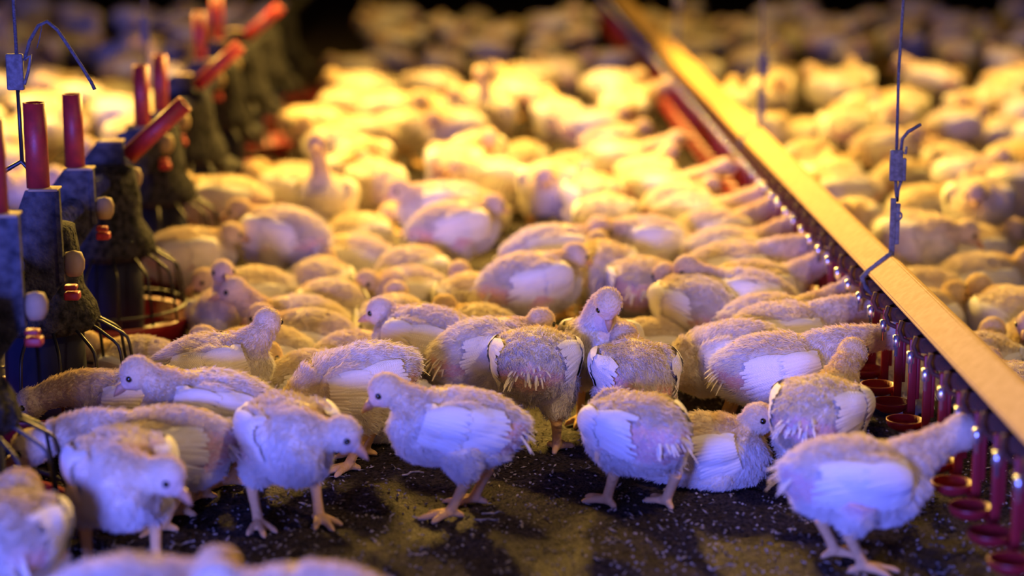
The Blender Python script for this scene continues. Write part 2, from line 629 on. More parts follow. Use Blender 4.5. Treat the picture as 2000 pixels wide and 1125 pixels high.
RIS = [(3.14, 0, 0.065, 0.040, 'dull red upright tube cut by the picture edge beside the cord'),
       (3.47, 0, 0.050, 0.037, 'dark red upright tube behind the grey plate under the forked wire'),
       (4.02, 0, 0.000, -0.006, 'dark red upright tube on a pale-lipped plate, next before the first tilted tube'),
       (4.40, 1, 0.0, -0.010, 'first tilted red tube with a pale edge leaning towards the birds'),
       (4.92, 0, -0.04, -0.015, 'blurred upright red tube just beyond the first tilted one'),
       (5.32, 0, -0.055, -0.03, 'second blurred upright red tube beyond the first tilted one'),
       (5.70, 1, 0.0, -0.035, 'second tilted tube, glowing orange along its top'),
       (6.28, 0, -0.02, -0.05, 'blurred orange upright tube past the second tilted one'),
       (6.72, 0, 0.0, -0.05, 'bright orange upright tube reaching the picture top'),
       (7.10, 1, 0.0, -0.05, 'blurred orange tilted tube at the picture top')]
riser = {}
for y, tl, hi, dx, lb in RIS:
    k = (tl, hi)
    if k not in riser:
        riser[k] = make_riser(R(48) if tl else 0.0, hi)
        t = riser[k]
    else:
        t = copy_tree(riser[k])
    t.location = (FX + dx, y, FZ)
    t['label'] = lb

# cord, buckle and forked wire carrying the feed pipe
P0 = on_y(42, 315, 3.60)
zf = P0.z
h = empty('suspension_cable', (P0.x, 3.60, FZ), 'grey cord with buckle and drooping loose tail above a forked wire on the feed pipe', 'cable')
px = P0.x
bk0, bk1 = on_y(42, 105, 3.6).z, on_y(42, 176, 3.6).z
bm = bmesh.new()
tube(bm, [(px, 3.6, 2.6), (px + 0.002, 3.6, 1.6), (px - 0.001, 3.6, 1.0), (px + 0.001, 3.6, bk0 - 0.01)], 0.0032, 8)
tl_px = [(48, 118), (58, 80), (75, 50), (92, 42), (112, 58), (135, 92), (160, 130), (178, 160), (185, 175)]
tube(bm, [on_y(u, v, 3.6) for u, v in tl_px], 0.0032, 8)
tube(bm, [on_y(82, 50, 3.6), on_y(78, 72, 3.6), on_y(72, 95, 3.6)], 0.0009, 5)
in_line('cord', bm, M['cord'], h)
bm = bmesh.new()
box(bm, (px - 0.018, 3.594, bk1), (px + 0.012, 3.606, bk0), 0.003)
tube(bm, [on_y(50, 115, 3.595), on_y(60, 108, 3.595), on_y(58, 124, 3.595), on_y(55, 140, 3.595), on_y(48, 165, 3.595)], 0.0028, 7)
in_line('buckle', bm, M['galv'], h)
bm = bmesh.new()
tube(bm, [(px, 3.6, bk1 + 0.005), (px + 0.001, 3.6, zf)], 0.0036, 8)
fork = [on_y(-30, 400, 3.6), on_y(-28, 360, 3.6), on_y(5, 336, 3.6), on_y(42, 315, 3.6), on_y(75, 350, 3.6), on_y(112, 390, 3.6), on_y(115, 402, 3.6), on_y(96, 445, 3.6), on_y(72, 497, 3.6)]
tube(bm, fork, 0.0046, 8)
in_line('forked_wire', bm, M['wire'], h)
y2 = 5.9
Q = on_y(285, 80, y2)
h = empty('suspension_cable', (Q.x, y2, FZ), 'faint blurred cord with a loose end reaching sideways to an orange tube', 'cable')
bm = bmesh.new()
tube(bm, [(Q.x, y2, 2.6), (Q.x, y2, 1.2), (Q.x, y2, FZ + 0.02)], 0.004, 8)
tube(bm, [on_y(288, 48, y2), on_y(320, 40, y2), on_y(345, 28, y2), on_y(378, 24, y2)], 0.004, 8)
in_line('cord', bm, M['cord'], h)
bm = bmesh.new()
q1, q0 = on_y(285, 82, y2).z, on_y(285, 30, y2).z
box(bm, (Q.x - 0.016, y2 - 0.007, q1), (Q.x + 0.012, y2 + 0.007, q0), 0.003)
in_line('buckle', bm, M['galv'], h)


# ------------------------------------------------------------------ chickens
def catmull(tab, n):
    tab = np.array(tab, float)
    k = len(tab)
    t = np.linspace(0, k - 1, n)
    i = np.clip(t.astype(int), 0, k - 2)
    f = (t - i)[:, None]
    p = lambda j: tab[np.clip(j, 0, k - 1)]
    a, b, c, d = p(i - 1), p(i), p(i + 1), p(i + 2)
    return 0.5 * (2 * b + (c - a) * f + (2 * a - 5 * b + 4 * c - d) * f ** 2 + (3 * b - a - 3 * c + d) * f ** 3)


TORSO = [(-0.122, 0.010, 0.008, 0.007), (-0.108, 0.005, 0.030, 0.026), (-0.080, 0.000, 0.054, 0.048), (-0.040, -0.002, 0.068, 0.061), (0.005, -0.003, 0.070, 0.063),
         (0.045, -0.003, 0.062, 0.059), (0.075, 0.004, 0.046, 0.048), (0.097, 0.012, 0.026, 0.028)]   # x, z, half width, half height


def sweep(bm, C, RY, RZ_, n=20, cap=True):
    """sweep of elliptical rings in a chain of centres C (N,3)"""
    N = len(C)
    rings = []
    side = None
    for i in range(N):
        t = Vector(C[min(i + 1, N - 1)] - C[max(i - 1, 0)]).normalized()
        if side is None:
            side = Vector((0, 1, 0))
        s = (side - t * side.dot(t))
        s = s.normalized() if s.length > 1e-4 else side
        side = s
        u = t.cross(s)
        c = Vector(C[i])
        rings.append([bm.verts.new(c + s * (math.cos(2 * math.pi * j / n) * RY[i]) + u * (math.sin(2 * math.pi * j / n) * RZ_[i])) for j in range(n)])
    for a, b in zip(rings, rings[1:]):
        for j in range(n):
            bm.faces.new((a[j], a[(j + 1) % n], b[(j + 1) % n], b[j]))
    if cap:
        bm.faces.new(rings[0][::-1])
        bm.faces.new(rings[-1])


def blob(bm, c, r, rot=None, sub=3):
    q = bmesh.ops.create_icosphere(bm, subdivisions=sub, radius=1)
    Mx = Matrix.Translation(c) @ (rot.to_4x4() if rot else Matrix.Identity(4)) @ Matrix.Diagonal((*r, 1))
    bmesh.ops.transform(bm, matrix=Mx, verts=q['verts'])


POSES = {
    # zc: torso centre height; pitch nose-up; head: centre; hd: (yaw, pitch) of the bill; feet: None = sitting
    'alert': dict(zc=0.150, pitch=5, head=(0.108, 0.0, 0.212), hd=(0, -38), feet=((0.010, 0.034), (-0.034, -0.036))),
    'alert_side': dict(zc=0.148, pitch=6, head=(0.100, 0.012, 0.220), hd=(60, -15), feet=((0.020, 0.034), (-0.010, -0.036))),
    'drink': dict(zc=0.137, pitch=-7, head=(0.154, 0.0, 0.198), hd=(0, 18), feet=((-0.020, 0.036), (0.000, -0.036))),
    'drink_low': dict(zc=0.142, pitch=0, head=(0.205, 0.0, 0.196), hd=(0, 8), feet=((-0.020, 0.036), (0.010, -0.036))),
    'peck': dict(zc=0.142, pitch=-14, head=(0.150, 0.010, 0.060), hd=(10, -55), feet=((0.020, 0.038), (-0.030, -0.036))),
    'peck_in': dict(zc=0.146, pitch=-8, head=(0.125, -0.02, 0.095), hd=(-30, -50), feet=((0.015, 0.040), (-0.035, -0.040))),
    'hunch': dict(zc=0.144, pitch=2, head=(0.098, 0.0, 0.186), hd=(10, -20), feet=((0.010, 0.044), (0.005, -0.046))),
    'hunch_left': dict(zc=0.144, pitch=0, head=(0.092, 0.056, 0.166), hd=(55, -38), feet=((0.012, 0.044), (0.0, -0.050))),
    'sit': dict(zc=0.072, pitch=0, head=(0.098, 0.010, 0.120), hd=(10, -18), feet=None),
    'sit_left': dict(zc=0.072, pitch=0, head=(0.090, 0.030, 0.118), hd=(60, -20), feet=None),
    'sit_right': dict(zc=0.072, pitch=0, head=(0.090, -0.030, 0.118), hd=(-60, -20), feet=None),
    'sit_up': dict(zc=0.066, pitch=3, head=(0.112, 0.0, 0.148), hd=(-8, -14), feet=None),
    'sit_sleep': dict(zc=0.072, pitch=-3, head=(0.112, 0.012, 0.078), hd=(10, -30), feet=None),
    'preen': dict(zc=0.150, pitch=28, head=(0.085, 0.020, 0.258), hd=(25, -78), feet=((0.020, 0.036), (-0.005, -0.036))),
    'stretch': dict(zc=0.150, pitch=22, head=(0.095, 0.0, 0.305), hd=(5, -4), feet=((0.010, 0.036), (-0.010, -0.036))),
    'sit_lift': dict(zc=0.060, pitch=4, head=(0.084, 0.0, 0.122), hd=(-12, -8), feet=None),
    'sit_stretch': dict(zc=0.066, pitch=12, head=(0.085, 0.0, 0.188), hd=(8, -4), feet=None),
    'peck_low': dict(zc=0.124, pitch=-6, head=(0.120, -0.02, 0.075), hd=(-30, -50), feet=((0.015, 0.040), (-0.035, -0.040))),
    'eat': dict(zc=0.120, pitch=-4, head=(0.180, 0.0, 0.124), hd=(0, -28), feet=((-0.010, 0.036), (-0.030, -0.036))),
}


def np_noise(P, f, seed):
    r = np.random.RandomState(seed)
    out = np.zeros(len(P))
    for k in range(5):
        d = r.normal(0, 1, 3)
        d /= np.linalg.norm(d)
        d2 = r.normal(0, 1, 3)
        d2 /= np.linalg.norm(d2)
        out += np.sin((P @ d) * f * (0.7 + 0.25 * k) + r.uniform(0, 6) + 1.3 * np.sin((P @ d2) * f * 0.8 + r.uniform(0, 6)))
    return out / 5


PROTO = {}


def make_chicken(pose, seed, hi=True):
    """returns the body object (unlinked parts are its children); origin under the torso on the ground, bill towards +x"""
    key = (pose, seed, hi)
    if key in PROTO:
        return PROTO[key]
    p = POSES[pose]
    rr = random.Random(seed * 77 + len(pose))
    nr = np.random.RandomState(seed * 31 + len(pose))
    fat = rr.uniform(0.95, 1.06)
    zc, pt = p['zc'], R(p['pitch'])
    cp, sp = math.cos(pt), math.sin(pt)
    sitting = p['feet'] is None
    T = catmull(TORSO, 22)
    T[:, 2:] *= fat
    if sitting:
        T[:, 3] *= 1.12
    tx, tz = T[:, 0], T[:, 1]
    C = np.stack([tx * cp - tz * sp, 0 * tx, zc + tx * sp + tz * cp], 1)

    def tr(x, y, z):
        return np.array([x * cp - z * sp, y, zc + x * sp + z * cp])
    bm = bmesh.new()
    sweep(bm, C, T[:, 2], T[:, 3], 24)
    # belly and breast fullness
    blob(bm, Vector(tr(0.036, 0, -0.014)), (0.064, 0.056, 0.052))
    blob(bm, Vector(tr(-0.050, 0, -0.008)), (0.056, 0.060, 0.054))
    # shoulders (folded wing bumps)
    for s in (1, -1):
        blob(bm, Vector(tr(0.000, s * 0.048, 0.016)), (0.064, 0.026, 0.034))
    # neck
    hd = np.array(p['head'])
    hy, hp = R(p['hd'][0]), R(p['hd'][1])
    D = np.array([math.cos(hp) * math.cos(hy), math.cos(hp) * math.sin(hy), math.sin(hp)])
    n0 = tr(0.052, 0, 0.012)
    nt0 = tr(0.075, 0, 0.062) - tr(0, 0, 0)
    nt0 = nt0 / np.linalg.norm(nt0)
    if hd[2] < n0[2] - 0.01:
        nt0 = tr(1, 0, -0.3) - tr(0, 0, 0)
        nt0 = nt0 / np.linalg.norm(nt0)
    gap = np.linalg.norm(hd - n0)
    up = np.array([0, 0, 1.0])
    endt = -D * 0.75 + np.array([0, 0, -0.75])
    if pose.startswith('drink') or pose == 'eat':
        endt = -D
    if pose.startswith('peck') or pose == 'sit_sleep':
        endt = -D * 0.6 + np.array([-0.3, 0, 0.5])
    endt = endt / np.linalg.norm(endt)
    NK = bez(n0, n0 + nt0 * gap * 0.42, hd + endt * gap * 0.38, hd, 16)
    t = np.linspace(0, 1, 16)
    kn, rn = (4.0, 0.0185) if 'stretch' in pose else (2.2, 0.0225)
    nr_ = 0.050 * (1 - t) ** kn + rn * (1 - (1 - t) ** kn)
    sweep(bm, NK, nr_ * 0.95, nr_, 18)
    # head: cranium, cheeks, face wedge towards the bill
    q = Vector(D).to_track_quat('X', 'Z')
    Rm = q.to_matrix()
    dn = np.array(Rm @ Vector((0, 0, 1)))
    blob(bm, Vector(hd + D * 0.003 + dn * 0.001), (0.0290, 0.0250, 0.0275), Rm)
    blob(bm, Vector(hd + D * 0.010 - dn * 0.007), (0.022, 0.0210, 0.0170), Rm)
    blob(bm, Vector(hd + D * 0.024 - dn * 0.003), (0.0145, 0.0120, 0.0125), Rm)
    legseg = []
    shank = []
    if sitting:
        for s in (1, -1):
            blob(bm, Vector(tr(0.01, s * 0.040, -0.034)), (0.046, 0.026, 0.028))
    else:
        for s, (fx, fy) in zip((1, -1), p['feet']):
            hip = Vector(tr(-0.012, s * 0.034, -0.026))
            hock = Vector((fx - 0.026, fy + s * 0.002, 0.062))
            ank = Vector((fx, fy, 0.011))
            mid = hip.lerp(hock, 0.5)
            tube(bm, [hip, mid, hip.lerp(hock, 0.8), hock], [0.042, 0.031, 0.0185, 0.0115], 12)
            tube(bm, [hock, hock.lerp(ank, 0.5), ank], [0.0105, 0.0084, 0.0090], 10)
            legseg.append((hock, ank, 0.015))
            ya = s * 0.12
            for a, L_ in ((ya - 0.60, 0.042), (ya, 0.054), (ya + 0.60, 0.042), (ya + math.pi, 0.024)):
                d = Vector((math.cos(a), math.sin(a), 0))
                tube(bm, [ank, ank + d * L_ * 0.45 + Vector((0, 0, -0.002)), ank + d * L_ * 0.8 + Vector((0, 0, -0.0055)), ank + d * L_ + Vector((0, 0, -0.0085))],
                     [0.0082, 0.0064, 0.0056, 0.0030], 8)
                legseg.append((ank, ank + d * L_, 0.012))
    bmesh.ops.recalc_face_normals(bm, faces=bm.faces)
    me = bpy.data.meshes.new('tmp')
    bm.to_mesh(me)
    bm.free()
    ob = bpy.data.objects.new('tmp', me)
    COL.objects.link(ob)
    m = ob.modifiers.new('r', 'REMESH')
    m.mode = 'VOXEL'
    m.voxel_size = 0.0026 if hi else 0.0046
    m = ob.modifiers.new('s', 'SMOOTH')
    m.factor = 0.5
    m.iterations = 5 if hi else 3
    dg = bpy.context.evaluated_depsgraph_get()
    dg.update()
    body = bpy.data.meshes.new_from_object(ob.evaluated_get(dg))
    bpy.data.objects.remove(ob)
    bpy.data.meshes.remove(me)
    body.name = 'chicken'
    n = len(body.vertices)
    V = np.empty(n * 3)
    body.vertices.foreach_get('co', V)
    V = V.reshape(-1, 3)
    # local (torso) coordinates of every vertex
    X_ = (V[:, 0]) * cp + (V[:, 2] - zc) * sp
    Z_ = -(V[:, 0]) * sp + (V[:, 2] - zc) * cp
    Y_ = V[:, 1]
    # leg mask
    leg = np.zeros(n)
    for a, b, r in legseg:
        a, b = np.array(a), np.array(b)
        ab = b - a
        tt = np.clip(((V - a) @ ab) / (ab @ ab), 0, 1)
        d = np.linalg.norm(V - (a + tt[:, None] * ab), axis=1)
        leg = np.maximum(leg, np.clip(1.6 - d / r, 0, 1))
    if not sitting:
        leg *= np.clip((0.078 - V[:, 2]) / 0.012, 0, 1)
    # spine chain for flow and neck weight
    S = np.concatenate([C[2:18], NK[3:], (hd + D * 0.03)[None]], 0)
    tang = np.gradient(S, axis=0)
    tang /= np.linalg.norm(tang, axis=1)[:, None]
    d2 = ((V[:, None, :] - S[None]) ** 2).sum(2)
    near = d2.argmin(1)
    isneck = np.clip((near - 15) / 4.0, 0, 1)
    ishead = np.clip((near - 24) / 3.0, 0, 1)
    nz = np_noise(V, 55, seed)
    nz2 = np_noise(V, 22, seed + 5)
    # lumpy clumps of down
    Nn = np.empty(n * 3)
    body.vertices.foreach_get('normal', Nn)
    Nn = Nn.reshape(-1, 3)
    amp = (0.0027 * (1 - ishead)) * (1 - leg)
    lump = np_noise(V, 150, seed + 11) * 0.7 + np_noise(V, 320, seed + 12) * 0.4
    V2 = V + Nn * (amp * lump)[:, None]
    if sitting:
        low = V2[:, 2] < 0.012
        V2[low, 2] = 0.004 + (V2[low, 2] - 0.012) * 0.12 + 0.008
        V2[:, 2] = np.maximum(V2[:, 2], 0.004)
    body.vertices.foreach_set('co', V2.ravel())
    body.update()
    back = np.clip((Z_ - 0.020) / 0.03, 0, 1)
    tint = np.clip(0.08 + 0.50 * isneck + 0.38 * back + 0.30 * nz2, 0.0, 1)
    pink = np.clip((np_noise(V, 30, seed + 3) + 0.55 - 3.2 * np.abs(Z_ + 0.012) / 0.06 * 0.5 - 0.6 * (X_ > 0.05)) * 2.2, 0, 1) * (1 - isneck) * np.clip((0.045 - X_) / 0.03, 0, 1)
    pink = np.maximum(pink, 0.35 * ishead * np.clip((((V - hd) @ D) - 0.012) / 0.01, 0, 1))
    for nm, arr in (('tint', tint), ('pink', pink), ('leg', leg)):
        a = body.attributes.new(nm, 'FLOAT', 'POINT')
        a.data.foreach_set('value', arr.astype(np.float32))
    body.materials.clear()
    body.materials.append(M['skin'])
    body.polygons.foreach_set('use_smooth', np.ones(len(body.polygons), dtype=bool))
    root = bpy.data.objects.new('chicken', body)
    COL.objects.link(root)

    # --- plumage
    ns = 26000 if hi else 5000
    prob = (1 - leg) ** 2 * (1 - 0.80 * pink) * np.where(sitting & (V2[:, 2] < 0.010), 0.15, 1) + 1e-9
    front = ((V - hd) @ D) > 0.026
    wingz = (np.abs(X_) < 0.065) & (np.abs(Z_ - 0.012) < 0.034) & (np.abs(Y_) > 0.045)
    prob[wingz] *= 0.25
    prob[front & (ishead > 0.5)] *= 0.05
    idx = nr.choice(n, ns, p=prob / prob.sum())
    P = V2[idx] + nr.normal(0, 0.0011 if hi else 0.002, (ns, 3))
    Nr = Nn[idx]
    Fl = -tang[near[idx]]
    Fl = Fl - Nr * (Fl * Nr).sum(1)[:, None]
    Fl = Fl + np.array([0, 0, -0.35]) * (1 - isneck[idx])[:, None]
    Fl /= np.linalg.norm(Fl, axis=1)[:, None] + 1e-6
    Ln = (0.0100 * (1 - isneck[idx]) + 0.0075 * (isneck[idx] - ishead[idx]) + 0.0042 * ishead[idx]) * nr.uniform(0.6, 1.25, ns)
    Ln *= 1 - 0.5 * pink[idx]
    rump = np.clip((-0.07 - X_[idx]) / 0.03, 0, 1)
    Ln *= 1 + 0.7 * rump
    # clumps share a direction
    cl = np.stack([np_noise(P, 260, seed + 40 + k) for k in range(3)], 1)
    J = nr.normal(0, 0.20, (ns, 3)) + cl * 0.42
    d0 = Nr * 0.55 + Fl * 0.75 + J
    d0 /= np.linalg.norm(d0, axis=1)[:, None]
    d1 = Nr * 0.22 + Fl * 1.0 + J * 1.2
    d1 /= np.linalg.norm(d1, axis=1)[:, None]
    A = np.empty((ns, 4, 3))
    A[:, 0] = P - Nr * 0.0012
    A[:, 1] = A[:, 0] + d0 * (Ln * 0.36)[:, None]
    A[:, 2] = A[:, 1] + (d0 * 0.5 + d1 * 0.5) * (Ln * 0.36)[:, None]
    A[:, 3] = A[:, 2] + d1 * (Ln * 0.34)[:, None]
    A[:, :, 2] = np.maximum(A[:, :, 2], 0.002)
    cv = bpy.data.hair_curves.new('plumage')
    cv.add_curves([4] * ns)
    cv.attributes['position'].data.foreach_set('vector', A.astype(np.float32).ravel())
    ra = cv.attributes.new('radius', 'FLOAT', 'POINT')
    r0 = np.where(ishead[idx] > 0.5, 0.00030, 0.00040) * (1.0 if hi else 2.3)
    ra.data.foreach_set('value', (r0[:, None] * np.array([1.0, 0.95, 0.7, 0.2])[None]).astype(np.float32).ravel())
    ta = cv.attributes.new('tint', 'FLOAT', 'POINT')
    tt = np.clip(tint[idx] + nr.normal(0, 0.12, ns), 0, 1)
    ta.data.foreach_set('value', np.repeat(tt, 4).astype(np.float32))
    cv.materials.append(M['fluff'])
    o = bpy.data.objects.new('plumage', cv)
    COL.objects.link(o)
    o.parent = root

    # --- wings: overlapping blades laid on the flank
    def surf_y(x, z):
        i = np.interp(x, T[:, 0], np.arange(len(T)))
        ry = np.interp(i, np.arange(len(T)), T[:, 2])
        rz = np.interp(i, np.arange(len(T)), T[:, 3])
        k = 1 - ((z) / max(rz, 0.03)) ** 2
        y = ry * math.sqrt(max(k, 0.10))
        bump = 1 - (x / 0.064) ** 2 - ((z - 0.016) / 0.034) ** 2
        if bump > 0:
            y = max(y, 0.048 + 0.026 * math.sqrt(bump))
        return y

    def blade(bm, lb, lt, root_xz, ang, L_, W_, off, s, curl=0.0, tnt=0.2):
        nu, nv = (9, 4) if hi else (5, 2)
        g = []
        ca, sa = math.cos(ang), math.sin(ang)
        for i in range(nu + 1):
            f = i / nu
            wd = W_ * (math.sin(math.pi * min(1, 0.12 + f * 0.80)) ** 0.55)
            row = []
            for j in range(nv + 1):
                c = (j / nv - 0.5) * 2
                fx = f * L_ - 0.10 * W_ * c * c
                x = root_xz[0] - ca * fx - sa * c * wd * 0.5
                z = root_xz[1] - sa * fx + ca * c * wd * 0.5 - 0.15 * L_ * f * f
                y = surf_y(x, z) + off + 0.0010 * (1 - c * c) + curl * f * f
                vtx = bm.verts.new(tr(x, s * y, z))
                vtx[lb] = f * 0.9 + c * c * 0.10
                vtx[lt] = tnt
                row.append(vtx)
            g.append(row)
        for i in range(nu):
            for j in range(nv):
                q = (g[i][j], g[i + 1][j], g[i + 1][j + 1], g[i][j + 1])
                bm.faces.new(q if s > 0 else q[::-1])

    for s in (1, -1):
        bm = bmesh.new()
        lb = bm.verts.layers.float.new('barb')
        lt = bm.verts.layers.float.new('tint')
        droop = rr.uniform(-0.05, 0.12)
        if pose == 'sit' or pose == 'sit_up':
            droop += 0.10
        nf = 16 if hi else 9
        for k in range(nf):       # flight feathers, lowest first
            f = k / (nf - 1)
            blade(bm, lb, lt, (0.014 - 0.018 * f, -0.016 + 0.054 * f), 0.22 - 0.36 * f + droop + rr.uniform(-0.03, 0.03), 0.064 + 0.026 * math.sin(0.35 + f * 2.4) + rr.uniform(-0.005, 0.005), 0.0105 if hi else 0.0145, 0.0012 + 0.006 * f, s, rr.uniform(0, 0.003), rr.uniform(0.0, 0.25))
        nf = 13 if hi else 8
        for k in range(nf):       # secondary coverts
            f = k / (nf - 1)
            blade(bm, lb, lt, (0.044 - 0.014 * f, -0.018 + 0.060 * f), 0.20 - 0.34 * f + droop + rr.uniform(-0.05, 0.05), 0.052 + rr.uniform(-0.004, 0.004), 0.0100 if hi else 0.0135, 0.0045 + 0.005 * f, s, rr.uniform(0, 0.001), rr.uniform(0.0, 0.3))
        nf = 11 if hi else 7
        for k in range(nf):       # small coverts at the shoulder
            f = k / (nf - 1)
            blade(bm, lb, lt, (0.062 - 0.012 * f, -0.016 + 0.056 * f), 0.18 - 0.34 * f + droop + rr.uniform(-0.08, 0.08), 0.032 + rr.uniform(-0.004, 0.004), 0.0100 if hi else 0.0125, 0.0068 + 0.003 * f, s, -0.002, rr.uniform(0.2, 0.6))
        o = link_mesh('wing_feathers', bm, M['feather'], root)
    if hi:
        # --- tail tuft
        bm = bmesh.new()
        lb = bm.verts.layers.float.new('barb')
        lt = bm.verts.layers.float.new('tint')
        for k in range(38):
            f = rr.uniform(-1, 1)
            L_ = rr.uniform(0.018, 0.044)
            a = f * 0.7
            lift = rr.uniform(-0.55, 0.35)
            d = Vector((-math.cos(a), math.sin(a) * 0.8, lift)).normalized()
            sd = Vector((d.y, -d.x, rr.uniform(-0.5, 0.5))).normalized()
            base = Vector((-0.096, f * 0.020, 0.016 - abs(f) * 0.010 - rr.uniform(0, 0.012)))
            g = []
            for i in range(6):
                u = i / 5
                wd = 0.0027 * math.sin(math.pi * (0.15 + 0.8 * u)) ** 0.6
                c = base + d * L_ * u + Vector((0, 0, -0.020 * u * u))
                row = []
                for j in (-1, 0, 1):
                    q = c + sd * wd * j + Vector((0, 0, 0.0012 * (1 - abs(j))))
                    vv = bm.verts.new(tr(q.x, q.y, q.z))
                    vv[lb] = u
                    vv[lt] = 0.55
                    row.append(vv)
                g.append(row)
            for i in range(5):
                for j in range(2):
                    bm.faces.new((g[i][j], g[i + 1][j], g[i + 1][j + 1], g[i][j + 1]))
        link_mesh('tail_feathers', bm, M['feather'], root)
    # --- bill and eyes
    bm = bmesh.new()
    hb = hd + D * 0.034 - dn * 0.002
    prof = [(0.0, 0.0078), (0.007, 0.0068), (0.014, 0.0048), (0.020, 0.0026), (0.024, 0.0006)]
    pts = [Vector(hb + D * a - dn * (0.0050 * (a / 0.024) ** 2)) for a, _ in prof]
    tube(bm, pts, [b for _, b in prof], 12)
    pts = [Vector(hb + D * a * 0.86 - dn * (0.0034 + 0.002 * (a / 0.02))) for a, _ in prof]
    tube(bm, pts, [b * 0.75 for _, b in prof], 10)
    link_mesh('beak', bm, M['beak'], root)
    sd = np.array(Rm @ Vector((0, 1, 0)))
    for s in (1, -1):
        bm = bmesh.new()
        blob(bm, Vector(hd + D * 0.0155 + dn * 0.0035 + sd * s * 0.0208), (0.0058, 0.0044, 0.0058), Rm, 2)
        link_mesh('eye', bm, M['eye'], root)
    if hi:
        pass
    PROTO[key] = root
    root['unused'] = 1
    return root


USED = set()
BIRDS = []
BACK = {'sit': 0.150, 'sit_left': 0.150, 'sit_right': 0.150, 'sit_up': 0.146, 'sit_stretch': 0.146, 'sit_lift': 0.146, 'sit_sleep': 0.150}


def put_chicken(x, y, yaw, pose, seed, scale, label, group=None, hi=True, tilt=0.0):
    pr = make_chicken(pose, seed, hi)
    key = (pose, seed, hi)
    if key not in USED:
        USED.add(key)
        o = pr
        if 'unused' in o:
            del o['unused']
    else:
        o = copy_tree(pr)
        for k in ('group',):
            if k in o:
                del o[k]
    o.location = (x, y, 0)
    o.rotation_euler = (0, 0, R(yaw))
    o.scale = (scale,) * 3
    tag(o, label, 'chicken', group)
    BIRDS.append((x, y, 'sit' in pose))
    return o


def back_h(pose):
    if pose in BACK:
        return BACK[pose]
    return POSES[pose]['zc'] + 0.066



